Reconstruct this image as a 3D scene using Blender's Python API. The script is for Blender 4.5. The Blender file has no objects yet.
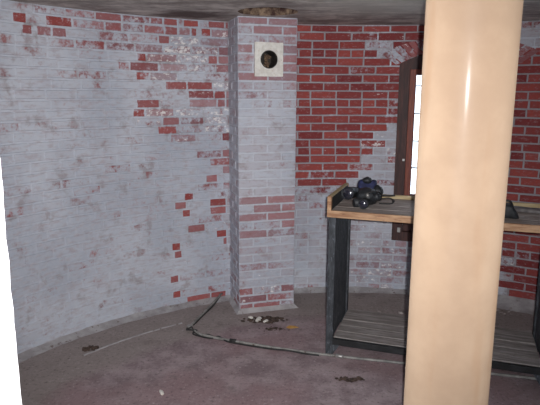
import bpy, bmesh, math, random
from mathutils import Vector, Matrix, noise
random.seed(7)
R_ = math.radians
sc = bpy.context.scene
COL = sc.collection
HC = 1.72; H = 2.255; CX, CY, RAD = .675, 1.968, 2.735; TH = .34

# ---------------------------------------------------------------- helpers
def link(o, parent=None):
    COL.objects.link(o)
    if parent: o.parent = parent
    return o
def tag(o, label=None, cat=None, group=None, kind=None):
    if label: o['label'] = label
    if cat: o['category'] = cat
    if group: o['group'] = group
    if kind: o['kind'] = kind
    return o
def obj(name, bm, m, parent=None, smooth=False, mats=None):
    me = bpy.data.meshes.new(name)
    bmesh.ops.recalc_face_normals(bm, faces=bm.faces)
    bm.to_mesh(me); bm.free()
    for k in (mats or [m]): me.materials.append(k)
    if smooth:
        for p in me.polygons: p.use_smooth = True
    return link(bpy.data.objects.new(name, me), parent)
def empty(name, loc=(0, 0, 0), rz=0):
    o = bpy.data.objects.new(name, None); o.empty_display_size = .1
    o.location = loc; o.rotation_euler = (0, 0, rz)
    return link(o)
def box(bm, x0, x1, y0, y1, z0, z1, bev=.0, jit=0, M=None, mi=0):
    g = bmesh.ops.create_cube(bm, size=1)
    vs = g['verts']
    for v in vs:
        v.co = Vector(((x0 + x1) / 2 + v.co.x * (x1 - x0), (y0 + y1) / 2 + v.co.y * (y1 - y0), (z0 + z1) / 2 + v.co.z * (z1 - z0)))
        if jit: v.co += Vector([random.uniform(-jit, jit) for _ in range(3)])
    fs = list({f for v in vs for f in v.link_faces})
    if bev:
        es = list({e for v in vs for e in v.link_edges})
        r = bmesh.ops.bevel(bm, geom=es, offset=bev, segments=2, affect='EDGES', profile=.6)
        vs = list({v for f in r['faces'] for v in f.verts} | {v for v in vs if v.is_valid})
        fs = list({f for v in vs for f in v.link_faces})
    for f in fs: f.material_index = mi
    if M: bmesh.ops.transform(bm, matrix=M, verts=vs)
    return vs
def cyl(bm, p0, p1, r0, r1=None, seg=24, cap=True, bev=0):
    r1 = r0 if r1 is None else r1
    p0, p1 = Vector(p0), Vector(p1); d = p1 - p0
    M = Matrix.Translation(p0) @ d.to_track_quat('Z', 'Y').to_matrix().to_4x4()
    L = d.length
    prof = [(r0, 0), (r1, L)] if not bev else [(r0 - bev, 0), (r0, bev), (r1, L - bev), (r1 - bev, L)]
    rings = [[bm.verts.new(M @ Vector((r * math.cos(2 * math.pi * k / seg), r * math.sin(2 * math.pi * k / seg), z))) for k in range(seg)] for r, z in prof]
    for a, b in zip(rings, rings[1:]):
        for k in range(seg): bm.faces.new((a[k], a[(k + 1) % seg], b[(k + 1) % seg], b[k]))
    if cap: bm.faces.new(rings[0][::-1]); bm.faces.new(rings[-1])
def lathe(bm, prof, seg=48, M=Matrix()):
    rings = [[bm.verts.new(M @ Vector((r * math.cos(2 * math.pi * k / seg), r * math.sin(2 * math.pi * k / seg), z))) for k in range(seg)] for r, z in prof]
    for a, b in zip(rings, rings[1:]):
        for k in range(seg): bm.faces.new((a[k], a[(k + 1) % seg], b[(k + 1) % seg], b[k]))
    return rings
def catmull(pts, n=6):
    pts = [Vector(p) for p in pts]; out = []
    for i in range(len(pts) - 1):
        a, b, c, d = pts[max(i - 1, 0)], pts[i], pts[i + 1], pts[min(i + 2, len(pts) - 1)]
        for k in range(n):
            t = k / n
            out.append(.5 * ((2 * b) + (c - a) * t + (2 * a - 5 * b + 4 * c - d) * t * t + (3 * b - a - 3 * c + d) * t ** 3))
    out.append(pts[-1]); return out
def tube(bm, pts, r, seg=8, ry=None):
    pts = [Vector(p) for p in pts]; rings = []
    up = Vector((0, 0, 1))
    for i, p in enumerate(pts):
        t = (pts[min(i + 1, len(pts) - 1)] - pts[max(i - 1, 0)]).normalized()
        s = t.cross(up)
        s = s.normalized() if s.length > 1e-4 else Vector((1, 0, 0))
        u = s.cross(t).normalized()
        rings.append([bm.verts.new(p + s * (r * math.cos(2 * math.pi * k / seg)) + u * ((ry or r) * math.sin(2 * math.pi * k / seg))) for k in range(seg)])
    for a, b in zip(rings, rings[1:]):
        for k in range(seg): bm.faces.new((a[k], a[(k + 1) % seg], b[(k + 1) % seg], b[k]))
    bm.faces.new(rings[0][::-1]); bm.faces.new(rings[-1])
def blob(bm, c, s, sub=3, amp=.15, sc_=3, seed=0):
    g = bmesh.ops.create_icosphere(bm, subdivisions=sub, radius=1)
    for v in g['verts']:
        n = v.co.normalized(); k = 1 + amp * noise.noise(n * sc_ + Vector((seed * 7.3, seed, 0)))
        v.co = Vector((c[0] + n.x * s[0] * k, c[1] + n.y * s[1] * k, c[2] + n.z * s[2] * k))

# ---------------------------------------------------------------- materials
class NT:
    def __init__(s, name, rough=.9):
        s.m = bpy.data.materials.new(name); s.m.use_nodes = True
        s.t = s.m.node_tree; s.b = s.t.nodes['Principled BSDF']; s.b.inputs['Roughness'].default_value = rough
        s.out = s.t.nodes['Material Output']
        s.co = s.n('ShaderNodeTexCoord').outputs['Object']
    def n(s, k, **kw):
        x = s.t.nodes.new(k)
        for a, b in kw.items(): setattr(x, a, b)
        return x
    def put(s, sock, v):
        if isinstance(v, bpy.types.NodeSocket): s.t.links.new(v, sock)
        elif isinstance(v, (tuple, list)) and len(v) == 3 and sock.type == 'RGBA': sock.default_value = (*v, 1)
        else: sock.default_value = v
    def noise(s, scale, detail=4, rough=.6, vec=None, stretch=None):
        x = s.n('ShaderNodeTexNoise'); v = vec or s.co
        if stretch:
            mp = s.n('ShaderNodeMapping'); s.put(mp.inputs['Vector'], v); mp.inputs['Scale'].default_value = stretch; v = mp.outputs[0]
        s.put(x.inputs['Vector'], v)
        x.inputs['Scale'].default_value = scale; x.inputs['Detail'].default_value = detail; x.inputs['Roughness'].default_value = rough
        return x.outputs['Fac']
    def math(s, op, a, b=0, c=0, clamp=False):
        x = s.n('ShaderNodeMath', operation=op, use_clamp=clamp)
        s.put(x.inputs[0], a); s.put(x.inputs[1], b); s.put(x.inputs[2], c); return x.outputs[0]
    def ramp(s, v, a, b, lo=0, hi=1):
        x = s.n('ShaderNodeMapRange', interpolation_type='SMOOTHSTEP')
        s.put(x.inputs[0], v); x.inputs[1].default_value = a; x.inputs[2].default_value = b; x.inputs[3].default_value = lo; x.inputs[4].default_value = hi
        return x.outputs[0]
    def mix(s, f, a, b, bt='MIX'):
        x = s.n('ShaderNodeMix', data_type='RGBA', blend_type=bt)
        s.put(x.inputs[0], f); s.put(x.inputs[6], a); s.put(x.inputs[7], b); return x.outputs[2]
    def attr(s, n): return s.n('ShaderNodeAttribute', attribute_name=n).outputs['Fac']
    def col(s, c): s.put(s.b.inputs['Base Color'], c)
    def bump(s, h, st=.3, dist=.01):
        x = s.n('ShaderNodeBump'); s.put(x.inputs['Height'], h); x.inputs['Strength'].default_value = st; x.inputs['Distance'].default_value = dist
        s.put(s.b.inputs['Normal'], x.outputs[0])
    def near(s, p, r0, r1, wob=.0, wsc=8):
        """1 inside a spot around p (object space), fading out between r0 and r1"""
        x = s.n('ShaderNodeVectorMath', operation='DISTANCE'); s.put(x.inputs[0], s.co); x.inputs[1].default_value = p
        d = x.outputs['Value']
        if wob: d = s.math('ADD', d, s.math('MULTIPLY', s.math('SUBTRACT', s.noise(wsc), .5), wob))
        return s.ramp(d, r0, r1, 1, 0)

NAT = ('bare', 'chalk', 'tone', 'mortar', 'veil', 'show')      # show: how far the joints read through the whitewash
def m_brick():
    s = NT('whitewashed_brick', .88)
    bare, chalk, tone, mortar, veil, show = [s.attr(k) for k in NAT]
    fine = s.noise(38, 5, .65); med = s.noise(9, 4, .6); big = s.noise(1.7, 3, .5); horiz = s.noise(14, 4, .6, stretch=(1, 1, 3.2))
    # brick body: dark to light reds by brick
    b = s.mix(tone, BR1, BR2)
    b = s.mix(s.math('MULTIPLY', s.ramp(fine, .35, .7), .45), b, BR3)
    mo = s.mix(fine, (.12, .09, .09), (.36, .30, .31))
    b = s.mix(s.math('MULTIPLY', s.ramp(s.noise(26, 5, .7, stretch=(1, 1, 2)), .52, .70), .45), b, (.38, .28, .29))
    body = s.mix(mortar, b, mo)
    # whitewash: bluish grey, rubbed, pinkish where the brick dust comes through
    p = s.mix(s.ramp(big, .35, .65), PT1, PT2)
    p = s.mix(s.math('MULTIPLY', s.ramp(horiz, .46, .68), .55), p, (.36, .29, .315))
    p = s.mix(s.math('MULTIPLY', s.ramp(fine, .3, .8), .35), p, (.60, .61, .64))
    p = s.mix(s.math('MULTIPLY', s.ramp(med, .55, .70), .6), p, (.29, .25, .26))
    p = s.mix(s.math('MULTIPLY', s.math('MULTIPLY', s.math('SUBTRACT', 1, mortar), tone), s.math('MULTIPLY', show, .42)), p, (.36, .27, .29))
    p = s.mix(s.math('MULTIPLY', s.math('MULTIPLY', mortar, show), .3), p, (.62, .62, .66))
    k = s.math('ADD', bare, s.math('MULTIPLY', s.math('SUBTRACT', fine, .5), 1.3))
    k = s.math('ADD', k, s.math('MULTIPLY', s.math('SUBTRACT', med, .5), 1.0))
    k = s.ramp(k, .30, .70)
    k = s.math('MULTIPLY', k, s.math('SUBTRACT', 1, veil))
    c = s.mix(k, p, body)
    ck = s.math('ADD', chalk, s.math('MULTIPLY', s.math('SUBTRACT', s.noise(24, 5, .65, stretch=(1, 1, 1.6)), .5), 2.2))
    ck = s.ramp(ck, .66, .86)
    c = s.mix(s.math('MULTIPLY', ck, .85), c, (.80, .78, .77))
    s.col(c)
    s.bump(s.math('ADD', s.math('MULTIPLY', fine, .6), med), .45, .006)
    return s.m
BR1 = (.19, .024, .026); BR2 = (.37, .068, .056); BR3 = (.20, .065, .07)
PT1 = (.40, .435, .51); PT2 = (.52, .55, .62)
BRICK = m_brick()

def m_simple(name, a, b, scale=12, rough=.8, bs=.3, bd=.004, stretch=None, metal=0, c3=None):
    s = NT(name, rough); n = s.noise(scale, 5, .6, stretch=stretch)
    c = s.mix(s.ramp(n, .35, .68), a, b)
    if c3:
        c = s.mix(s.ramp(s.noise(scale * 2.3, 5, .7, stretch=stretch), .56, .68), c, c3)
    s.col(c); s.b.inputs['Metallic'].default_value = metal
    if bs: s.bump(n, bs, bd)
    return s.m

def m_floor():
    s = NT('rough_floor', .85)
    f = s.noise(45, 6, .7); m = s.noise(6, 5, .6); g = s.noise(1.3, 3, .5)
    c = s.mix(s.ramp(m, .35, .65), (.225, .168, .180), (.37, .295, .305))
    c = s.mix(s.ramp(g, .42, .62), c, s.mix(m, (.235, .150, .16), (.33, .235, .245)))
    # bare grey cement showing beyond the painted centre
    x = s.n('ShaderNodeVectorMath', operation='DISTANCE'); s.put(x.inputs[0], s.co); x.inputs[1].default_value = (CX, CY, 0)
    rr = s.math('ADD', x.outputs['Value'], s.math('MULTIPLY', s.math('SUBTRACT', s.noise(3, 4, .6), .5), .35))
    c = s.mix(s.ramp(rr, 2.02, 2.22), c, s.mix(m, (.22, .185, .175), (.36, .305, .29)))
    c = s.mix(s.ramp(f, .47, .28), c, (.09, .07, .07))
    c = s.mix(s.math('MULTIPLY', s.ramp(f, .56, .70), .7), c, (.5, .45, .45))
    c = s.mix(s.math('MULTIPLY', s.ramp(s.noise(3.1, 5, .7), .58, .70), .6), c, (.15, .12, .12))
    s.col(c); s.bump(s.math('ADD', f, m), .5, .008)
    return s.m
def m_ceiling():
    s = NT('ceiling_cement', .95)
    f = s.noise(30, 6, .7); m = s.noise(4, 5, .65); h = s.noise(3, 4, .6, stretch=(1, 4, 1))
    c = s.mix(s.ramp(m, .38, .62), (.33, .29, .27), (.68, .63, .585))
    c = s.mix(s.math('MULTIPLY', s.ramp(h, .45, .65), .75), c, (.25, .215, .20))
    c = s.mix(s.math('MULTIPLY', s.ramp(f, .5, .75), .3), c, (.66, .64, .6))
    # brown water stain by the wall left of the pier, pale dry patch to the right
    c = s.mix(s.math('MULTIPLY', s.near((-.55, 4.15, H), .10, .34, .35, 7), .85), c, (.07, .04, .035))
    c = s.mix(s.math('MULTIPLY', s.near((.75, 3.7, H), .2, .6, .4, 5), .6), c, (.62, .60, .54))
    s.col(c); s.bump(s.math('ADD', f, m), .6, .012)
    return s.m
def m_column():
    s = NT('cream_paint', .5)
    m = s.noise(5, 4, .6); v = s.noise(6, 3, .5, stretch=(1, 1, .12))
    c = s.mix(s.ramp(m, .35, .7), (.455, .322, .222), (.50, .36, .25))
    c = s.mix(s.math('MULTIPLY', s.ramp(v, .55, .72), .35), c, (.40, .21, .10))
    c = s.mix(s.ramp(s.noise(17, 6, .75), .735, .76), c, (.22, .12, .07))
    for p, r in (((-.028, -.176, 2.135), .011), ((.030, -.176, 2.135), .009), ((.018, -.177, 2.14), .007), ((.042, -.173, 2.137), .008)):
        c = s.mix(s.near(p, r * .5, r * 1.1, .012, 60), c, (.25, .03, .035))
    s.col(c); s.bump(s.math('ADD', m, s.math('MULTIPLY', s.noise(60, 3, .5), .15)), .25, .006)
    s.b.inputs['Diffuse Roughness'].default_value = 1.0; s.b.inputs['Specular IOR Level'].default_value = .12; s.b.inputs['Coat Weight'].default_value = .10; s.b.inputs['Coat Roughness'].default_value = .17
    return s.m
FLOOR, CEIL, CREAM = m_floor(), m_ceiling(), m_column()
CEMENT = m_simple('cement_fillet', (.30, .28, .285), (.44, .425, .435), 9, .9, .6, .01, c3=(.17, .13, .12))
PLASTER = m_simple('white_plaster', (.66, .63, .58), (.80, .78, .73), 25, .85, .5, .003, c3=(.60, .52, .42))
RIM = m_simple('broken_rim', (.05, .022, .018), (.30, .21, .14), 22, .9, .6, .01, c3=(.03, .015, .012))
SOOT = m_simple('sooty_iron', (.018, .014, .012), (.05, .04, .03), 30, .8)
RUST = m_simple('brown_flakes', (.06, .03, .02), (.30, .20, .12), 60, .9)
WINWOOD = m_simple('dark_red_wood', (.035, .012, .011), (.085, .028, .022), 9, .65, .3, .003, (6, 6, .6), c3=(.02, .012, .012))
WINRED = m_simple('rust_red_wood', (.16, .03, .018), (.26, .06, .03), 12, .6, .3, .002, (6, 6, .6), c3=(.06, .02, .015))
CHAR = m_simple('charcoal_paint', (.022, .025, .030), (.060, .066, .076), 14, .75, .5, .004, (3, 3, 1), c3=(.15, .165, .19))
BLACKW = m_simple('black_wood', (.008, .008, .009), (.02, .02, .022), 14, .8)
PLANK = m_simple('old_grey_plank', (.19, .165, .155), (.34, .31, .30), 7, .85, .5, .004, (.6, 6, 6), c3=(.11, .09, .085))
TOPW = m_simple('worn_bench_board', (.24, .20, .18), (.42, .36, .33), 7, .8, .4, .003, (.6, 6, 6), c3=(.09, .06, .05))
EDGEW = m_simple('orange_pine_edge', (.28, .14, .07), (.50, .31, .18), 8, .7, .4, .003, (.8, 5, 5), c3=(.13, .05, .03))
PALEW = m_simple('pale_pine', (.36, .27, .14), (.50, .40, .24), 8, .7, .3, .003, (.8, 5, 5))
RUBBER = m_simple('black_rubber', (.010, .011, .013), (.025, .028, .032), 40, .55, .2, .001)
NAVY = m_simple('navy_cloth', (.008, .011, .045), (.018, .024, .085), 30, .8, .4, .002)
LENS = m_simple('coated_lens', (.02, .02, .03), (.03, .03, .05), 4, .16, 0)
LENS.node_tree.nodes['Principled BSDF'].inputs['Specular IOR Level'].default_value = 1; LENS.node_tree.nodes['Principled BSDF'].inputs['Coat Weight'].default_value = 1; LENS.node_tree.nodes['Principled BSDF'].inputs['Coat Roughness'].default_value = .15
STEEL = m_simple('dull_steel', (.30, .29, .28), (.45, .43, .41), 20, .45, .2, .001, metal=.6)
PIPEG = m_simple('grey_conduit', (.16, .155, .15), (.30, .29, .27), 16, .6, .3, .002, c3=(.09, .06, .05))
CABLE = m_simple('black_cable', (.010, .010, .010), (.03, .028, .028), 16, .6, .2, .001)
WDOOR = m_simple('white_door_paint', (.74, .74, .74), (.82, .82, .83), 9, .6, .3, .002)
LEAF = m_simple('yellow_leaf', (.42, .22, .05), (.55, .32, .10), 40, .7)
DIRT = m_simple('dark_dirt', (.03, .02, .017), (.10, .065, .05), 60, .95)
def m_glass():
    s = NT('window_glass')
    t = s.n('ShaderNodeBsdfTransparent'); g = s.n('ShaderNodeBsdfGlossy'); g.inputs['Roughness'].default_value = .03
    f = s.n('ShaderNodeFresnel'); f.inputs[0].default_value = 1.45
    x = s.n('ShaderNodeMixShader'); s.put(x.inputs[0], f.outputs[0]); s.put(x.inputs[1], t.outputs[0]); s.put(x.inputs[2], g.outputs[0])
    s.t.links.new(x.outputs[0], s.out.inputs['Surface']); return s.m
GLASS = m_glass()

# ---------------------------------------------------------------- brickwork
FORCED = {-1: [(-43.1, -39.0, 0.95), (-34.5, -32.4, 0.85), (-31.8, -30.0, 0.9), (-29.1, -26.5, 0.95), (-25.0, -22.1, 0.85)], 0: [(-55.0, -53.1, 0.9), (-50.4, -46.6, 0.9), (-41.7, -39.0, 0.75), (-32.2, -30.0, 0.9), (-27.9, -26.8, 0.85), (-26.2, -24.5, 0.85)], 1: [(-53.9, -52.4, 0.8), (-51.8, -49.7, 0.85), (-49.5, -47.5, 0.9), (-33.3, -31.4, 0.9)], 2: [(-50.4, -46.4, 0.65), (-46.0, -41.8, 0.65)], 3: [(-36.9, -35.3, 0.7), (-25.1, -23.4, 0.9)], 4: [(-40.0, -38.1, 0.6)], 5: [(-37.2, -34.9, 0.7)], 6: [(-32.4, -28.7, 0.9), (-28.1, -24.3, 0.85)], 7: [(-24.1, -22.1, 0.8)], 8: [(-37.2, -33.4, 0.9), (-23.6, -22.1, 0.9)], 9: [(-37.9, -35.9, 0.85)], 10: [(-33.0, -30.1, 0.9)], 11: [(-33.9, -30.6, 0.7)], 17: [(-25.8, -23.7, 0.9)], 19: [(-29.7, -28.0, 0.7)], 20: [(-31.4, -29.3, 0.95), (-25.2, -22.2, 0.98)], 21: [(-30.1, -28.6, 0.9), (-25.2, -22.2, 0.75)], 23: [(-29.2, -26.1, 0.9)], 24: [(-24.1, -22.2, 0.9)], 25: [(-32.1, -30.5, 0.9), (-22.9, -22.1, 0.85)], 26: [(-31.8, -30.3, 0.8)], 29: [(-32.6, -31.0, 0.9)], 31: [(-32.2, -30.7, 0.85)], 32: [(-29.7, -25.3, 1.2), (-25.2, -22.4, 1.2)]}
BARE = ['1112444444444444444444444488888888888888877778888888888833333333', '1112444444444444444444444488888888888888876567888888888833333333', '1113444444444444444444444488888888888888764446788888888833333333', '1111222222222223444444444488888888888888764346788888888855544444', '1111111111111123444444444488888888888888876556788888888899988888', '1111111111111123444444444488888888888888877777888888888889999999', '1111111111111123444444444488888888888888888888888888888889999999', '1111111111111123444444444488888888888888888888888888888889999999', '1111111111111123444444444488888888888888888888888888888889999999', '1111111111111123444444444488888888888888888877777777776669999999', '1111111111111123444444444488888888888888888865555555555559999999', '1111111111111112333333333388888888888888888743333333333339999999', '1111111111111111222233333388888888888888888532222222222229999999', '1111111111111111111233333388888888888888887422222222222229999999', '1111111111111111111233333388888888888888885222222222222229999999', '1111111111111111111233333388888888888888874222222222222229999999', '1111111111111111111233333388888888888888862222222222222229999999', '1111111111111111111222222288888888888888742222222222222229999999', '1111111111111111111112222277777777777777532222222222222229999999', '1111111111111111111122222255556666666666422222222222222222999999', '1111111111111111111122222234444444444444222222222222222222999999', '1111111111111111111122222222222222233332222222222222222222999999', '1111111111111111111122222211222222222222222222222222222222999999', '1111111111111111111122222211111111111111222222222333333333999999', '1111111111111111111122222211111111111111333333333333333333899999', '1111111111111111111122222211111111111111333333333333333333779999', '1111111111111111111122222211111111111111333333333333333333779999', '1111111111111111111122222211111111111111333333333333333333779999', '1111111111111111111122222211111111111111333333333333333333779999', '1111111111111111111122222211111111111111333333333333333333789999', '1111111111111111111122222211111111111111333333333333333333899999', '1111111111111111111122222211111111111111333333333333333333999999', '1111111111111111111122222211111111111111333333333333333333399994', '1111111111111111111122222211111111111111333333333333333333344444']
CHALK = ['1111111111111233333333333311111111111111111111111111111111111111', '1111111111111233333333334411111111111111112331111111111111111111', '1111111111111233345555555511111111111111113553111111111111111111', '1111111111111112355555555511111111111111113442111111111111111111', '1111111111111111355555555511111111111111111221111111111111111111', '1111111111111111355555555511111111111111111111111111111111111111', '1111111111111111355555555511111111111111111111111111111111111111', '1111111111111111355555555511111111111111111111111111111111111111', '1111111111111112355555555511111111111111111111111111111111111111', '1111111111111112355555555511111111111111111111111111111111111111', '1111111111111112455555555511111111111111111111111111111111111111', '1111111111111112455555555511111111111111111122222222222221111111', '1111111111111112345555555511111111111111122233333333333331111111', '1111111111111111233334444411111111111112223344444444444441111111', '1111111111111111122222222211111111111112233444444444444441111111', '1111111111111111111111111111111111111112334444444444444441111111', '1111111111111111111111111111111111111112334444444444444441111111', '1111111111111111111111111111111111111112334444444444444441111111', '1111111111111111111112222211111111111112234444444444444441111111', '1111111111111111111122222211111111111112234444444444444444111111', '1111111111111111111123333311111111111112234444444444444444111111', '1111111111111111111123333311111111111112234444444444444444111111', '1111111111111111111123333311111111111112233444444444444444111111', '1111111111111111111123333311111111111112233444444444444444111111', '1111111111111111111123333311111111111112333444444444444444111111', '1111111111111111111123333311111111111112333444444444444444111111', '1111111111111111111123333311111111111112333444444444444444111111', '1111111111111111111123333311111111111112333444444444444444111111', '1111111111111111111123333311111111111112333444444444444444111111', '1111111111111111111122223311111111132112333444444444444444111111', '1111111111111111111111122211111111243112333444444444444444111111', '1111111111111111111111111111111111143112333444444444444444111111', '1111111111111111111111111111111111122112333444444444444444411111', '1111111111111111111111111111111111111112333444444444444444411111']

CH = .0665; ZREF = 2.197                      # course height; a bed joint lies at ZREF
class Brickwork:
    def __init__(s):
        s.bm = bmesh.new(); s.L = [s.bm.faces.layers.float.new(k) for k in NAT]
    def face(s, vs, a):
        f = s.bm.faces.new(vs)
        if len(a) == 5:
            c = f.calc_center_median(); a = (*a, .18 if (c.x < -.36 and c.y < 4.49) else .9)
        for l, v in zip(s.L, a): f[l] = v
        return f
    def cells(s, mp, ss, zs, hole, att, thick=None):
        solid = {}
        for i in range(len(ss) - 1):
            for j in range(len(zs) - 1):
                solid[i, j] = not hole((ss[i] + ss[i + 1]) / 2, (zs[j] + zs[j + 1]) / 2)
        V = lambda i, j, d: s.bm.verts.new(mp(ss[i], zs[j], d))
        for (i, j), ok in solid.items():
            if not ok: continue
            b, c, t, v = att((ss[i] + ss[i + 1]) / 2, (zs[j] + zs[j + 1]) / 2)
            A = (b, c, .5, 1, v)
            s.face([V(i, j, .005), V(i + 1, j, .005), V(i + 1, j + 1, .005), V(i, j + 1, .005)], A)
            if thick:
                s.face([V(i, j, thick), V(i + 1, j, thick), V(i + 1, j + 1, thick), V(i, j + 1, thick)], A)
                for di, dj, e in ((-1, 0, ((i, j), (i, j + 1))), (1, 0, ((i + 1, j), (i + 1, j + 1))), (0, -1, ((i, j), (i + 1, j))), (0, 1, ((i, j + 1), (i + 1, j + 1)))):
                    if solid.get((i + di, j + dj)) is False:
                        (a0, b0), (a1, b1) = e
                        s.face([V(a0, b0, .005), V(a1, b1, .005), V(a1, b1, thick), V(a0, b0, thick)], A)
    def brick(s, mp, s0, s1, z0, z1, u, a, proud=0):
        """u = metres per unit of s"""
        j = lambda k=.002: random.uniform(-k, k)
        bv = .0035
        d = random.uniform(-.0015, .0015) - proud
        o = [(s0 + j() / u, z0 + j()), (s1 + j() / u, z0 + j()), (s1 + j() / u, z1 + j()), (s0 + j() / u, z1 + j())]
        sg = [(1, 1), (-1, 1), (-1, -1), (1, -1)]
        F = [s.bm.verts.new(mp(x + sx * bv / u, z + sz * bv, d + j(.001))) for (x, z), (sx, sz) in zip(o, sg)]
        B = [s.bm.verts.new(mp(x, z, .0065)) for x, z in o]
        s.face(F, a)
        e = (a[0] - (.22 if a[4] > .02 or a[0] < .8 else 0), *a[1:])
        for k in range(4): s.face([B[k], B[(k + 1) % 4], F[(k + 1) % 4], F[k]], e)
    def build(s, name): return obj(name, s.bm, BRICK)
def courses(zlo, zhi):
    k = math.floor((ZREF - zhi) / CH)
    while True:
        z1 = ZREF - k * CH; z0 = z1 - CH
        if z1 <= zlo + .01: break
        yield k, max(z0, zlo), min(z1, zhi)
        k += 1

# round wall: s = angle in degrees about the room's centre, 0 towards +Y
U = RAD * math.pi / 180
def wallmap(a, z, d=0):
    r = RAD + d; a = R_(a); return Vector((CX + r * math.sin(a), CY + r * math.cos(a), z))
FRM = (7.9, 26.6); WIN = (8.2, 26.3, .49, 1.93); DOOR = (-165, -141.4, 0, 2.04)
def whole(a, z):
    return (WIN[0] < a < WIN[1] and WIN[2] < z < WIN[3]) or (DOOR[0] < a < DOOR[1] and z < DOOR[3])
def look(tab, a, z, dflt):
    k = int(math.floor((ZREF - z) / CH)) + 1; k = min(max(k, 0), len(tab) - 1)
    i = int(math.floor((a + 60) / 1.5))
    if i < 0 or i >= len(tab[0]): return dflt
    return int(tab[k][i])
def watt(a, z):
    b = look(BARE, a, z, 3) / 8; c = look(CHALK, a, z, 1) / 9
    v = .0 if a > -10 else random.uniform(.05, .5)
    if 0 < a < 24 and z < .95: v = random.uniform(.3, .65)
    return b, c, random.random(), v
W = Brickwork()
ss = sorted(set([-180 + 2 * i for i in range(181)] + [WIN[0], WIN[1], DOOR[0], DOOR[1]]))
zs = sorted(set([0, .2, .8, 1.1, 1.4, 1.7, H] + [WIN[2], WIN[3], DOOR[3]]))
def matt(a, z):
    b, c, t, v = watt(a, z)
    return b * .75, c * .4 + .08, t, .35
W.cells(wallmap, ss, zs, whole, matt, TH)
ST = .2135 / U; J = .0105 / U
for k, z0, z1 in courses(0, H - .001):
    full = (z1 - z0) > .03
    if not full: continue
    forced = [(a, b, v) for a, b, v in FORCED.get(k, [])]
    lists = []; cur = -180 + (ST / 2 if k % 2 else 0)
    header = (k % 6 == 2)
    def fill(a0, a1):
        st = ST / 2 if header and a0 > -10 else ST
        n = max(1, round((a1 - a0) / st)); w = (a1 - a0) / n
        for i in range(n): lists.append((a0 + i * w, a0 + (i + 1) * w, None))
    for a, b, v in forced:
        if a - cur > .6:
            fill(cur, a); cur = a
        lists.append((cur, b, v)); cur = b
    # keep the half-brick bond to the right of the pier
    start = -9.4 - (ST / 2 if k % 2 else 0)
    if start > cur:
        fill(cur, start); cur = start
    while cur < 180 + (ST / 2 if k % 2 else 0) - .1:
        st = ST / 2 if header else ST
        w = st * random.uniform(.97, 1.03)
        lists.append((cur, cur + w, None)); cur += w
    for a, b, v in lists:
        if b > 180.5: continue
        a += J / 2; b -= J / 2
        if b - a < .5: continue
        parts = [(a, b)]
        zm = (z0 + z1) / 2
        for hx0, hx1, hz0, hz1 in (WIN, DOOR):
            if hz0 - .02 < zm < hz1 + .02:
                np_ = []
                for p, q in parts:
                    if q <= hx0 or p >= hx1: np_.append((p, q)); continue
                    if hx0 - p > .6: np_.append((p, hx0 - .1))
                    if q - hx1 > .6: np_.append((hx1 + .1, q))
                parts = np_
        for p, q in parts:
            bb, cc, tt, vv = watt((p + q) / 2, zm)
            if v is not None:
                bare = v - .10 * (k < 16); chalk = .1 if k > 12 else .32; vv = random.uniform(0, .22); tt = random.uniform(.5, 1)
                if v > 1: chalk = 0
            else:
                bare = bb + random.uniform(-.26, .26) * (1 if bb < .95 else .3); chalk = cc + random.uniform(-.25, .2)
            W.brick(wallmap, p, q, z0 + .0055, z1 - .0055, U, (bare, chalk, tt, 0, vv))
wall = W.build('wall_round'); tag(wall, kind='structure')

# square brick pier standing against the wall
PA = Vector((-.237, 4.175, 0)); PD = Vector((.96, .28, 0)); PN = Vector((-.28, .96, 0)); PW = .452; PDEP = .37
PP = Brickwork()
VH = (.145, .315, 1.870, 2.040)                 # flue opening in the front face
def pf(s, z, d): return PA + PD * s + PN * d + Vector((0, 0, z))
def pl(s, z, d): return PA + PN * s + PD * d + Vector((0, 0, z))
def pr(s, z, d): return PA + PD * (PW - d) + PN * s + Vector((0, 0, z))
def patt(s, z):
    b = .14
    if z > 1.83: b = .64
    elif .60 < z < .93: b = .66
    elif z < .17: b = .62
    elif z > 1.6: b = .30
    elif z < .6: b = .26
    if .17 < z < .3: b = .1
    return b, (.45 if z < .35 else .16), random.random(), .38 if z > .17 else .2
def fhole(s, z): return VH[0] < s < VH[1] and VH[2] < z < VH[3]
zp = sorted(set([.0, .17, .35, .6, .93, 1.2, 1.6, VH[2], VH[3], H]))
PP.cells(pf, [0, VH[0], VH[1], PW], zp, fhole, lambda s, z: (patt(s, z)[0] * .5, .2, .5, .5))
PP.cells(pl, [0, PDEP], zp, lambda s, z: False, lambda s, z: (.15, .1, .5, .5))
PP.cells(pr, [0, PDEP], zp, lambda s, z: False, lambda s, z: (.15, .1, .5, .5))
def rowbricks(w, k, side):
    half = w / 4 if side == 0 else .1
    if side == 0: return [0, w / 2, w] if k % 2 else [0, w / 4, 3 * w / 4, w]
    return [0, .105, .105 + .215, w] if k % 2 else [0, .215, w]
for k, z0, z1 in courses(0, H - .001):
    if z1 - z0 < .03: continue
    zm = (z0 + z1) / 2
    for mp, w, side in ((pf, PW, 0), (pl, PDEP, 1), (pr, PDEP, 2)):
        e = rowbricks(w, k, side)
        for a, b in zip(e, e[1:]):
            a2 = a + (.0052 if a > 0 else -.0005); b2 = b - (.0052 if b < w else -.0005)
            segs = [(a2, b2)]
            if side == 0 and VH[2] - .03 < zm < VH[3] + .03:
                segs = []
                if a2 < VH[0]: segs.append((a2, min(b2, VH[0])))
                if b2 > VH[1]: segs.append((max(a2, VH[1]), b2))
            for p, q in segs:
                if q - p < .02: continue
                bb, cc, tt, vv = patt(p, zm)
                if side: bb, cc = (.22 if zm > .5 else .35), .08
                if side == 0 and .6 < zm < .93 and q < PW * .3: bb *= .4
                PP.brick(mp, p, q, z0 + .0055, z1 - .0055, 1, (bb + random.uniform(-.24, .24), cc + random.uniform(-.2, .15), tt, 0, vv))
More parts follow.
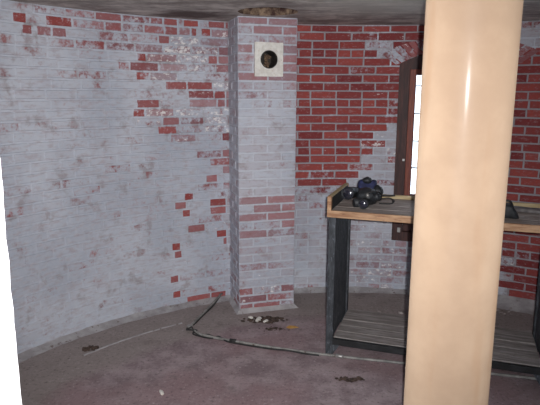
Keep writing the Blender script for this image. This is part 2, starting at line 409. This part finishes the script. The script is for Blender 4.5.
pier = PP.build('wall_pier'); tag(pier, kind='structure')

# ---------------------------------------------------------------- floor, ceiling, fillets
bm = bmesh.new()
c0 = bm.verts.new((CX, CY, 0)); prev = None
radii = [.3 * i for i in range(1, 9)] + [2.6, RAD + TH]
rings = [[bm.verts.new((CX + r * math.sin(2 * math.pi * k / 96), CY + r * math.cos(2 * math.pi * k / 96), 0)) for k in range(96)] for r in radii]
for k in range(96): bm.faces.new((c0, rings[0][k], rings[0][(k + 1) % 96]))
for a, b in zip(rings, rings[1:]):
    for k in range(96): bm.faces.new((a[k], b[k], b[(k + 1) % 96], a[(k + 1) % 96]))
fl = obj('floor', bm, FLOOR); tag(fl, kind='structure')

HX, HY, HR = -.02, 3.965, .205                 # round hole broken through the ceiling before the pier
bm = bmesh.new()
outer = [bm.verts.new((CX + (RAD + TH) * math.sin(2 * math.pi * k / 96), CY + (RAD + TH) * math.cos(2 * math.pi * k / 96), H)) for k in range(96)]
inner = []
for k in range(40):
    a = 2 * math.pi * k / 40; r = HR * (1 + .05 * noise.noise(Vector((math.cos(a) * 2, math.sin(a) * 2, 3))))
    inner.append(bm.verts.new((HX + r * math.cos(a), HY + r * math.sin(a), H)))
es = []
for L in (outer, inner):
    for k in range(len(L)): es.append(bm.edges.new((L[k], L[(k + 1) % len(L)])))
bmesh.ops.triangle_fill(bm, use_beauty=True, edges=es)
top = [bm.verts.new((v.co.x, v.co.y, H + .16)) for v in inner]
for k in range(40): bm.faces.new((inner[k], inner[(k + 1) % 40], top[(k + 1) % 40], top[k])).material_index = 1
bm.faces.new(top).material_index = 1
up = [bm.verts.new(v.co + Vector((0, 0, .2))) for v in outer]
for k in range(96): bm.faces.new((outer[k], outer[(k + 1) % 96], up[(k + 1) % 96], up[k]))
bm.faces.new(up)
ce = obj('ceiling', bm, CEIL, mats=[CEIL, RIM]); tag(ce, kind='structure')
# broken lath, brick and plaster crumbs left hanging in the hole
bm = bmesh.new()
for i in range(46):
    a = random.uniform(0, 6.28); r = HR * .8 * math.sqrt(random.random())
    g = bmesh.ops.create_icosphere(bm, subdivisions=1, radius=random.uniform(.008, .026))
    M = Matrix.Translation((HX + .02 + r * math.cos(a), HY + r * math.sin(a), H + random.uniform(.045, .13))) @ Matrix.Rotation(random.random() * 3, 4, 'X') @ Matrix.Diagonal((1.6, 1, .6, 1))
    bmesh.ops.transform(bm, matrix=M, verts=g['verts'])
box(bm, HX - .17, HX + .17, HY - .012, HY + .012, H + .085, H + .105, .002)
box(bm, HX - .16, HX + .16, HY + .08, HY + .10, H + .09, H + .11, .002)
o = obj('ceiling_rubble', bm, RUST)
tag(o, 'brown crumbs and lath in the broken round hole of the ceiling above the pier', 'rubble', kind='stuff')

def fillet(name, a0, a1, d, h, seed):
    bm = bmesh.new(); n = max(2, int((a1 - a0) / 1.2)); rows = []
    for i in range(n + 1):
        a = a0 + (a1 - a0) * i / n
        w = noise.noise(Vector((a * .25, seed, 0))) * .35 + 1
        P = [(-d * w, 0.0), (-d * w * .75, h * .16), (-d * w * .4, h * .42 * w), (-d * .12, h * .85 * w), (.003, h * w)]
        rows.append([bm.verts.new(wallmap(a, z, x)) for x, z in P])
    for p, q in zip(rows, rows[1:]):
        for k in range(4): bm.faces.new((p[k], q[k], q[k + 1], p[k + 1]))
    o = obj(name, bm, CEMENT, smooth=True); tag(o, kind='structure')
fillet('trim_1', -141, -21.5, .075, .024, 1)
fillet('trim_2', -11, 20, .06, .03, 5)
fillet('trim_3', 20, 180 + 14, .13, .075, 9)
bm = bmesh.new(); pts = [(PDEP, 0, -1), (0, 0, 0), (0, PW, 0), (PDEP, PW, 1)]
inn = [PA + PN * .3, PA, PA + PD * PW, PA + PD * PW + PN * .3]
off = [-PD, (-PD - PN), (PD - PN), PD]
lo = [bm.verts.new(p + q * .032) for p, q in zip(inn, off)]
mi_ = [bm.verts.new(p + q * .016 + Vector((0, 0, .014))) for p, q in zip(inn, off)]
hi = [bm.verts.new(p - q * .004 + Vector((0, 0, .035))) for p, q in zip(inn, off)]
for A, B in ((lo, mi_), (mi_, hi)):
    for k in range(3): bm.faces.new((A[k], A[k + 1], B[k + 1], B[k]))
o = obj('trim_4', bm, CEMENT); tag(o, kind='structure')
# low cement lip in the floor, following the wall on the left
bm = bmesh.new(); rows = []
for i in range(25):
    a = -52.5 + i * .78; r = -.33 + .006 * noise.noise(Vector((i * .6, 0, 0)))
    rows.append([bm.verts.new(wallmap(a, z, r + x)) for x, z in ((-.010, 0), (-.004, .0035), (.004, .0035), (.010, 0))])
for p, q in zip(rows, rows[1:]):
    for k in range(3): bm.faces.new((p[k], q[k], q[k + 1], p[k + 1]))
o = obj('trim_5', bm, CEMENT); tag(o, kind='structure')

# ---------------------------------------------------------------- window
wa = (FRM[0] + FRM[1]) / 2; hw = RAD * math.sin(R_((FRM[1] - FRM[0]) / 2))
yc = RAD * math.cos(R_((FRM[1] - FRM[0]) / 2))
wn = empty('window_1', (CX + yc * math.sin(R_(wa)), CY + yc * math.cos(R_(wa)), 0), -R_(wa)); tag(wn, kind='structure')
zb, zsp, zcr = .475, 1.945, 2.06
rise = zcr - zsp; AR = (hw * hw + rise * rise) / (2 * rise)
def arc_z(x, dz=0): return zcr - AR + math.sqrt(max(AR * AR - x * x, 0)) + dz
def strip_arch(bm, x0, x1, zlow, ztopf, y0, y1, n=16):
    """solid between zlow(x) and ztop(x)"""
    prev = None
    for i in range(n + 1):
        x = x0 + (x1 - x0) * i / n
        cur = [bm.verts.new((x, y, z)) for y in (y0, y1) for z in (zlow(x), ztopf(x))]
        if prev:
            bm.faces.new((prev[0], cur[0], cur[1], prev[1])); bm.faces.new((prev[2], cur[2], cur[3], prev[3]))
            bm.faces.new((prev[1], cur[1], cur[3], prev[3])); bm.faces.new((prev[0], cur[0], cur[2], prev[2]))
        else: bm.faces.new((cur[0], cur[1], cur[3], cur[2]))
        prev = cur
    bm.faces.new((prev[0], prev[1], prev[3], prev[2]))
cw = .088; g = .004
bm = bmesh.new()
strip_arch(bm, -hw + g, -hw + cw, lambda x: zb, lambda x: arc_z(x), -.030, .12, 5)
strip_arch(bm, hw - cw, hw - g, lambda x: zb, lambda x: arc_z(x), -.030, .12, 5)
strip_arch(bm, -hw + cw, hw - cw, lambda x: 1.905, lambda x: arc_z(x), -.030, .12)
box(bm, -hw + cw, hw - cw, -.03, .12, zb, zb + .08)
obj('window_frame', bm, WINWOOD, wn)
bm = bmesh.new(); sw = .05
box(bm, -hw + cw, -hw + cw + sw, .0, .06, .83, 1.905, .003); box(bm, hw - cw - sw, hw - cw, .0, .06, .83, 1.905, .003)
box(bm, -hw + cw + sw, hw - cw - sw, .0, .06, 1.86, 1.905, .003); box(bm, -hw + cw + sw, hw - cw - sw, .0, .06, .83, .875, .003)
sash = obj('sash', bm, WINRED, wn)
bm = bmesh.new()
for z in (1.10, 1.325, 1.55, 1.775): box(bm, -hw + cw + sw, hw - cw - sw, .02, .045, z - .005, z + .005)
box(bm, -.008, .008, .02, .045, .875, 1.86)
obj('glazing_bar', bm, WDOOR, sash)
bm = bmesh.new(); box(bm, -hw + cw + sw, hw - cw - sw, .030, .034, .875, 1.86)
obj('pane', bm, GLASS, sash)
bm = bmesh.new()
for i in range(4):
    w = (2 * hw - 2 * cw) / 4; x = -hw + cw + i * w
    box(bm, x + .002, x + w - .002, .01, .05, zb + .08, .83, .003)
obj('lower_panel', bm, WINWOOD, wn)
bm = bmesh.new(); box(bm, -hw + .05, -hw + .075, -.042, -.029, .55, .59, .003); cyl(bm, (-hw + .062, -.042, .57), (-hw + .062, -.055, .57), .006)
box(bm, -hw + .062, -hw + .082, -.036, -.029, 1.16, 1.18, .002)
obj('catch', bm, STEEL, wn)
# slanting bricks of the shallow arch over the window
A = Brickwork()
n = 22
mids = wa
def am(s, z, d): return wallmap(mids + s / U, z, d)
for i in range(n):
    x0 = -hw - .03 + (2 * hw + .06) * i / n; x1 = x0 + (2 * hw + .06) / n - .009
    def pt(x, h):
        nx = x / AR; nz = math.sqrt(1 - nx * nx); b = arc_z(x) + .008 if abs(x) < hw else zsp + .0
        return (x + nx * h * 2.4, b + nz * h)
    q = [pt(x0, 0), pt(x1, 0), pt(x1, .105), pt(x0, .105)]
    F = [A.bm.verts.new(am(x, z, -.007)) for x, z in q]; B = [A.bm.verts.new(am(x, z, .006)) for x, z in q]
    near = i < 3
    at = ((.55 if i < 4 else .9) + random.uniform(-.25, .25), .45 if i < 4 else .2, random.random(), 0, .15)
    A.face(F, at)
    for k in range(4): A.face([B[k], B[(k + 1) % 4], F[(k + 1) % 4], F[k]], at)
ar = A.build('trim_6'); tag(ar, kind='structure')

# ---------------------------------------------------------------- open white door beside the camera
E = Vector((-.340, .690, 0)); HG = Vector((-1.019, -.148, 0))
dd = (HG - E).normalized(); ang = math.atan2(dd.y, dd.x); Ld = (HG - E).length
dr = empty('door_1', E, ang); tag(dr, kind='structure')
bm = bmesh.new(); nb = 8
for i in range(nb):
    x0 = Ld * i / nb; x1 = Ld * (i + 1) / nb - .003
    box(bm, x0, x1, -.042, 0, .015, 2.0, .002)
# weathered, slightly nibbled edge
for v in bm.verts: pass
obj('door_leaf', bm, WDOOR, dr)
bm = bmesh.new(); rows = []
for i in range(120):
    z = .015 + 1.985 * i / 119; k = .003 * abs(noise.noise(Vector((z * 9, 0, 0)))) + .002 * noise.noise(Vector((z * 31, 3, 0)))
    rows.append([bm.verts.new((x, y, z)) for x, y in ((.001, -.042), (-.006 - k, -.036), (-.006 - k, -.006), (.001, 0))])
for p, q in zip(rows, rows[1:]):
    for k in range(3): bm.faces.new((p[k], q[k], q[k + 1], p[k + 1]))
obj('edge_strip', bm, WDOOR, dr)
bm = bmesh.new()
for z in (.28, 1.0, 1.72): box(bm, .03, Ld - .03, .0, .022, z - .06, z + .06, .004)
obj('ledge', bm, WDOOR, dr)

# ---------------------------------------------------------------- column
X0, Y0, CR = .795, 2.30, .1805
bm = bmesh.new()
lathe(bm, [(CR + .05, 0), (CR + .05, .03), (CR + .02, .05), (CR, .08)] + [(CR, .08 + .1 * i) for i in range(1, 21)] + [(CR, H - .06), (CR + .03, H - .03), (CR + .03, H)], 96)
co = obj('support_column', bm, CREAM, smooth=True); co.location = (X0, Y0, 0)
tag(co, 'thick round cream-painted column standing on the floor in front of the workbench', 'column')

# ---------------------------------------------------------------- flue thimble on the pier
fl_ = empty('flue_thimble', PA + PD * .23 + Vector((0, 0, 1.955)), math.atan2(PD.y, PD.x))
tag(fl_, 'square white plaster plate with a black round flue hole, high on the brick pier', 'flue opening')
bm = bmesh.new(); n = 48; hr = .066; sx, sz = .108, .122
inr, outr = [], []
for k in range(n):
    a = 2 * math.pi * k / n; c, s_ = math.cos(a), math.sin(a)
    m = 1 / max(abs(c), abs(s_)); w = 1 + .025 * noise.noise(Vector((c * 3, s_ * 3, 1)))
    outr.append((c * m * sx * w, s_ * m * sz * w)); inr.append((c * hr, s_ * hr))
y0, y1 = -.022, .004
Vf = [[bm.verts.new((x, y, z)) for x, z in L] for L, y in ((inr, .02), (inr, y0), (outr, y0 + .003), (outr, y1))]
# slightly smaller face so the plate has a soft rim
for A_, B_ in zip(Vf, Vf[1:]):
    for k in range(n): bm.faces.new((A_[k], A_[(k + 1) % n], B_[(k + 1) % n], B_[k]))
obj('plaster_plate', bm, PLASTER, fl_)
bm = bmesh.new()
r_ = lathe(bm, [(hr - .001, -.018), (hr - .006, -.018), (hr - .006, .14)], 40, Matrix.Rotation(-math.pi / 2, 4, 'X'))
bm.faces.new(r_[-1])
obj('pipe', bm, SOOT, fl_, smooth=False)
bm = bmesh.new()
for i in range(30):
    a = random.uniform(-.5, 3.6); r = random.uniform(0, .035)
    blob(bm, (.006 + r * math.cos(a) * .6, .045 + random.random() * .05, -.01 + random.uniform(-.045, .045)), [random.uniform(.006, .015) for _ in range(3)], 1, .3, 3, i)
soot = obj('soot_crumbs', bm, RUST, fl_); soot['kind'] = 'stuff'

# ---------------------------------------------------------------- workbench
BW = empty('workbench', (.375, 3.47, 0), R_(-18.7))
tag(BW, 'wooden workbench with charcoal sides, orange front edge and low plank shelf', 'workbench')
L, D, T = 1.36, .55, .985
bm = bmesh.new()
for i in range(4):
    y = i * D / 4; box(bm, .0, L, y + .002, y + D / 4 - .002, T - .028 + random.uniform(-.0015, 0), T + random.uniform(-.002, 0), .002)
obj('tabletop', bm, TOPW, BW)
bm = bmesh.new(); box(bm, -.008, L, -.022, .0, T - .042, T + .002, .003); obj('front_edge', bm, EDGEW, BW)
bm = bmesh.new(); box(bm, .03, L, D - .02, D + .004, T, T + .026, .003); obj('back_rail', bm, PALEW, BW)
bm = bmesh.new(); box(bm, -.006, .016, .012, D - .01, T, T + .082, .002); eb = obj('end_board', bm, BLACKW, BW)
for y0, y1, t in ((-.02, .012, .092), (D - .01, D + .012, .09)):
    bm = bmesh.new(); box(bm, -.008, .018, y0, y1, T, T + t, .003); obj('end_post', bm, EDGEW, BW)
bm = bmesh.new(); box(bm, -.008, .018, .012, D - .01, T + .082, T + .092, .002); obj('end_cap', bm, PALEW, BW)
for s0 in (0, L - .045):
    bm = bmesh.new()
    xa = s0 + (.012 if s0 == 0 else .011)
    for i in range(3):
        y = .055 + i * (D - .11) / 3; box(bm, xa, xa + .022, y + .001, y + (D - .11) / 3 - .001, .10, T - .042, .002, .001)
    o = obj('side_panel', bm, CHAR, BW)
    for y0 in (.002, D - .053):
        bm = bmesh.new(); box(bm, s0, s0 + .045, y0, y0 + .052, 0, T - .030, .003, .001)
        obj('leg', bm, CHAR, BW)
bm = bmesh.new()
for i in range(5):
    w = (D - .02) / 5; y = .02 + i * w
    box(bm, .048, L - .048, y + .004, y + w - .004, .10, .122 + random.uniform(-.003, .002), .002, .001)
obj('lower_shelf', bm, PLANK, BW)
bm = bmesh.new(); box(bm, .046, L - .046, -.006, .018, .078, .118, .003, .002); obj('shelf_rail', bm, BLACKW, BW)
for s0, dx in ((.046, 1), (L - .046, -1)):
    bm = bmesh.new()
    q = [(s0, .0), (s0 + dx * .05, .078), (s0, .078)]
    a = [bm.verts.new((x, .006, z)) for x, z in q]; b = [bm.verts.new((x, .03, z)) for x, z in q]
    bm.faces.new(a); bm.faces.new(b[::-1])
    for k in range(3): bm.faces.new((a[k], a[(k + 1) % 3], b[(k + 1) % 3], b[k]))
    obj('foot_bracket', bm, CHAR, BW)

# ---------------------------------------------------------------- things on the bench
def onbench(x, y, z=0):
    a = R_(-18.7); return Vector((.375 + x * math.cos(a) - y * math.sin(a), 3.47 + x * math.sin(a) + y * math.cos(a), T + .001 + z))
BN = empty('binoculars', onbench(.20, .25), R_(-8))
tag(BN, 'black binoculars with two glinting lenses, lying on the left end of the workbench', 'binoculars')
# local: x right, y away
def barrel(p, q, r, rl):
    bm = bmesh.new(); p, q = Vector(p), Vector(q); d = (q - p).normalized()
    M = Matrix.Translation(p) @ d.to_track_quat('Z', 'Y').to_matrix().to_4x4(); Lb = (q - p).length
    prof = [(r - .006, .006), (r - .003, 0), (r, .003), (r, .028), (r - .003, .034), (r - .004, Lb * .55), (rl, Lb * .8), (rl, Lb)]
    R1 = lathe(bm, prof, 28, M); bm.faces.new(R1[-1])
    o = obj('barrel', bm, RUBBER, BN, smooth=True)
    bm = bmesh.new()
    R2 = lathe(bm, [(r - .006, .0062), (r * .75, .001), (r * .5, -.004), (r * .25, -.006), (.001, -.007)], 28, M); bm.faces.new(R2[-1])
    obj('lens', bm, LENS, o, smooth=True)
barrel((-.130, -.045, .082), (-.065, .10, .070), .043, .032)
barrel((-.030, -.165, .034), (.030, .02, .045), .033, .026)
bm = bmesh.new(); blob(bm, (-.0, -.03, .062), (.072, .075, .058), 3, .25, 2.4, 2)
cyl(bm, (-.09, -.12, .034), (-.015, -.10, .036), .030, .030, 20, True, .006)
obj('prism_body', bm, RUBBER, BN, smooth=True)
bm = bmesh.new(); cyl(bm, (.03, -.055, .06), (.075, -.085, .075), .026, .022, 20, True, .005)
wh = obj('eyepiece', bm, RUBBER, BN, smooth=True)
bm = bmesh.new(); cyl(bm, (.0, -.115, .085), (-.003, -.128, .088), .012, .010, 16); obj('focus_knob', bm, STEEL, BN, smooth=True)
bm = bmesh.new()
tube(bm, catmull([(.06, -.02, .05), (.10, .0, .045), (.145, .0, .05), (.175, .02, .03), (.165, .03, .008), (.12, .03, .005), (.085, .01, .01)]), .010, 8, .004)
tube(bm, catmull([(.07, .01, .055), (.11, .03, .06), (.15, .04, .058), (.185, .05, .060)]), .008, 8, .006)
tube(bm, catmull([(-.02, -.1, .09), (.03, -.09, .105), (.08, -.03, .09), (.09, .03, .03), (.05, .06, .02)]), .008, 8, .004)
obj('strap', bm, CABLE, BN, smooth=True)

PO = empty('camera_pouch', onbench(.180, .45), R_(-14))
tag(PO, 'small navy and black padded pouch standing behind the binoculars', 'pouch')
bm = bmesh.new(); vs = box(bm, -.085, .060, -.035, .035, 0, .138, .022)
for v in bm.verts: v.co += Vector((noise.noise(v.co * 18), noise.noise(v.co * 18 + Vector((5, 0, 0))), 0)) * .008; v.co.x *= 1 - v.co.z * .9
obj('pouch_body', bm, NAVY, PO, smooth=True)
bm = bmesh.new(); blob(bm, (-.012, -.018, .136), (.034, .034, .024), 3, .15, 3, 4); obj('top_flap', bm, RUBBER, PO, smooth=True)
bm = bmesh.new(); blob(bm, (.065, -.03, .058), (.038, .038, .050), 3, .2, 2, 9); obj('side_pocket', bm, RUBBER, PO, smooth=True)
bm = bmesh.new(); box(bm, -.034, -.006, -.054, -.046, .062, .082, .002); obj('badge', bm, m_simple('olive_patch', (.10, .10, .04), (.16, .15, .07), 20), PO)

DB = empty('dark_bag', onbench(1.09, .15), R_(-18.7))
tag(DB, 'small dark bag on the workbench, half hidden by the right side of the column', 'bag')
bm = bmesh.new(); vs = box(bm, -.11, .035, -.05, .05, 0, .085, .02)
for v in bm.verts: v.co += Vector((noise.noise(v.co * 14), noise.noise(v.co * 14 + Vector((5, 0, 0))), 0)) * .02
for v in bm.verts: v.co.x += (-.4 * v.co.z if v.co.x > 0 else 0)
obj('bag_body', bm, RUBBER, DB, smooth=True)
bm = bmesh.new(); tube(bm, catmull([(-.07, 0, .08), (-.05, -.01, .105), (-.02, -.01, .10), (-.005, 0, .07)]), .006); obj('handle', bm, CABLE, DB, smooth=True)
bm = bmesh.new(); vs = box(bm, -.09, .09, -.045, .045, 0, .022, .008)
for v in bm.verts: v.co.z += .008 * noise.noise(v.co * 14)
for v in bm.verts: v.co.z = max(v.co.z, 0)
o = obj('folded_rag', bm, m_simple('grey_rag', (.10, .09, .09), (.20, .18, .18), 20), smooth=True); o.location = onbench(1.20, .38); o.rotation_euler = (0, 0, -.4)
tag(o, 'crumpled grey rag on the workbench right of the dark bag, near the back edge', 'rag')

# ---------------------------------------------------------------- conduit, cable, debris
bm = bmesh.new()
r = .0095
tube(bm, [(-.400, 4.50, .05), (-.43, 4.43, .030), (-.50, 4.21, .013), (-.585, 3.90, r + .001), (-.588, 3.865, r + .001)], r, 10)
tube(bm, catmull([(-.588, 3.868, r + .001), (-.51, 3.76, r + .001), (-.385, 3.69, r + .001), (-.255, 3.640, r + .001), (.072, 3.525, r + .001), (.46, 3.415, r + .001), (.857, 3.325, r + .001), (1.382, 3.19, r + .001), (1.70, 3.11, r + .001), (2.3, 2.9, r + .001)], 4), r, 10)
cd = obj('floor_conduit', bm, PIPEG, smooth=True)
tag(cd, 'thin grey conduit lying on the floor from the wall past the workbench', 'conduit')
bm = bmesh.new(); blob(bm, (-.588, 3.872, .016), (.026, .026, .015), 2, .1, 2, 1)
obj('elbow', bm, STEEL, cd, smooth=True)
for x, y in ((-.255, 3.640), (.462, 3.415)):
    bm = bmesh.new(); cyl(bm, (x - .022, y + .008, r + .002), (x + .022, y - .008, r + .002), .014, seg=14, bev=.002)
    obj('coupling', bm, CABLE if x < 0 else STEEL, cd, smooth=True)
bm = bmesh.new()
tube(bm, catmull([(-.415, 4.47, .03), (-.46, 4.30, .008), (-.52, 4.10, .006), (-.56, 3.95, .006), (-.60, 3.84, .008), (-.57, 3.80, .02), (-.53, 3.81, .012), (-.55, 3.76, .006), (-.42, 3.69, .006), (-.36, 3.70, .016), (-.30, 3.64, .008), (-.2, 3.60, .006), (.0, 3.53, .006), (.12, 3.495, .012), (.25, 3.455, .006), (.33, 3.435, .006)], 5), .0055, 6)
tube(bm, catmull([(-.61, 3.86, .005), (-.60, 3.80, .02), (-.57, 3.83, .03), (-.55, 3.79, .012), (-.50, 3.75, .005), (-.44, 3.735, .014), (-.40, 3.72, .006)], 5), .005, 6)
cb = obj('black_cable', bm, CABLE, smooth=True)
tag(cb, 'loose black cable tangled along the grey conduit near the brick pier', 'cable')

def debris(name, c, rx, ry, n, s0, s1, m, label, cat):
    bm = bmesh.new()
    for i in range(n):
        a = random.uniform(0, 6.28); q = math.sqrt(random.random()) * (.4 + .6 * random.random()); s = random.uniform(s0, s1)
        blob(bm, (c[0] + rx * q * math.cos(a), c[1] + ry * q * math.sin(a), s * .3), (s * random.uniform(.8, 1.8), s * random.uniform(.6, 1.3), s * random.uniform(.3, .7)), 1, .4, 2, i)
    o = obj(name, bm, m); tag(o, label, cat, kind='stuff')
debris('dirt_heap', (-.03, 4.03), .20, .07, 90, .006, .019, DIRT, 'heap of dark rubble on the floor at the foot of the brick pier', 'rubble')
debris('dry_dirt', (.50, 3.13), .10, .035, 60, .005, .015, DIRT, 'dark crumbled dirt on the floor in front of the workbench foot', 'dirt')
debris('dirt_crumbs', (-1.215, 3.53), .07, .06, 34, .005, .016, DIRT, 'dark crumbs on the floor by the left wall', 'dirt')
debris('brick_dust', (.02, 3.86), .13, .05, 40, .004, .010, DIRT, 'fine dark crumbs between the pier rubble and the floor conduit', 'dirt')
debris('wall_crumbs', (1.5, 4.22), .7, .10, 130, .005, .018, m_simple('pale_crumbs', (.2, .16, .15), (.5, .46, .44), 50), 'pale crumbs along the wall foot behind the workbench', 'rubble')
def chip(name, m, c, s, label, cat, seed, grp='plaster chips on the floor'):
    bm = bmesh.new(); blob(bm, (0, 0, s[2] * .9), s, 2, .5, 1.8, seed)
    o = obj(name, bm, m); o.location = (c[0], c[1], 0); o.rotation_euler = (0, 0, seed * 1.3); tag(o, label, cat, grp)
chip('plaster_chip', PLASTER, (-.085, 4.015), (.042, .020, .013), 'largest white plaster chip in the rubble at the pier foot', 'plaster chip', 1)
chip('plaster_chip', PLASTER, (-.145, 4.055), (.022, .014, .010), 'small white plaster chip left of the larger one at the pier foot', 'plaster chip', 2)
chip('plaster_chip', PLASTER, (-.03, 3.985), (.024, .014, .010), 'small white plaster chip right of the larger one at the pier foot', 'plaster chip', 3)
chip('plaster_chip', PLASTER, (-.625, 2.965), (.032, .012, .006), 'lone white plaster chip on the open floor nearest the camera', 'plaster chip', 4)
bm = bmesh.new()
for (x, y, z) in ((-.045, 0, .006), (-.02, .02, .012), (.02, .022, .008), (.05, .004, .005), (.02, -.018, .010), (-.02, -.018, .006)): bm.verts.new((x, y, z))
bm.verts.ensure_lookup_table(); bm.faces.new(bm.verts[:]); 
r = bmesh.ops.extrude_face_region(bm, geom=bm.faces[:])
for v in [g_ for g_ in r['geom'] if isinstance(g_, bmesh.types.BMVert)]: v.co.z -= .003
o = obj('fallen_leaf', bm, LEAF); o.location = (.168, 3.885, 0); tag(o, 'yellow-brown leaf on the floor right of the pier rubble', 'leaf')

# ---------------------------------------------------------------- camera and light
cam = bpy.data.cameras.new('camera'); co_ = link(bpy.data.objects.new('camera', cam))
cam.sensor_fit = 'HORIZONTAL'; cam.sensor_width = 36; cam.lens = 557.55 / 540 * 36; cam.clip_start = .02
co_.matrix_world = Matrix.Translation((0, 0, HC)) @ Matrix.Rotation(R_(90 - 11.202), 4, 'X') @ Matrix.Rotation(.0042815, 4, 'Z')
sc.camera = co_
# the camera's flash, just above and to the right of its lens
fd = bpy.data.lights.new('flash', 'SPOT'); fd.energy = 455; fd.spot_size = R_(88); fd.spot_blend = 1; fd.shadow_soft_size = .012; fd.color = (.97, .965, .97)
fo = link(bpy.data.objects.new('flash', fd)); fo.location = (.045, .0, HC + .03)
fo.rotation_euler = (R_(90 - 9), 0, R_(5))
w = bpy.data.worlds.new('sky'); sc.world = w; w.use_nodes = True
w.node_tree.nodes['Background'].inputs[0].default_value = (.74, .86, 1, 1); w.node_tree.nodes['Background'].inputs[1].default_value = 3.5
vs_ = sc.view_settings; vs_.view_transform = 'Standard'; vs_.look = 'None'; vs_.gamma = 1; vs_.exposure = 0; vs_.use_curve_mapping = False
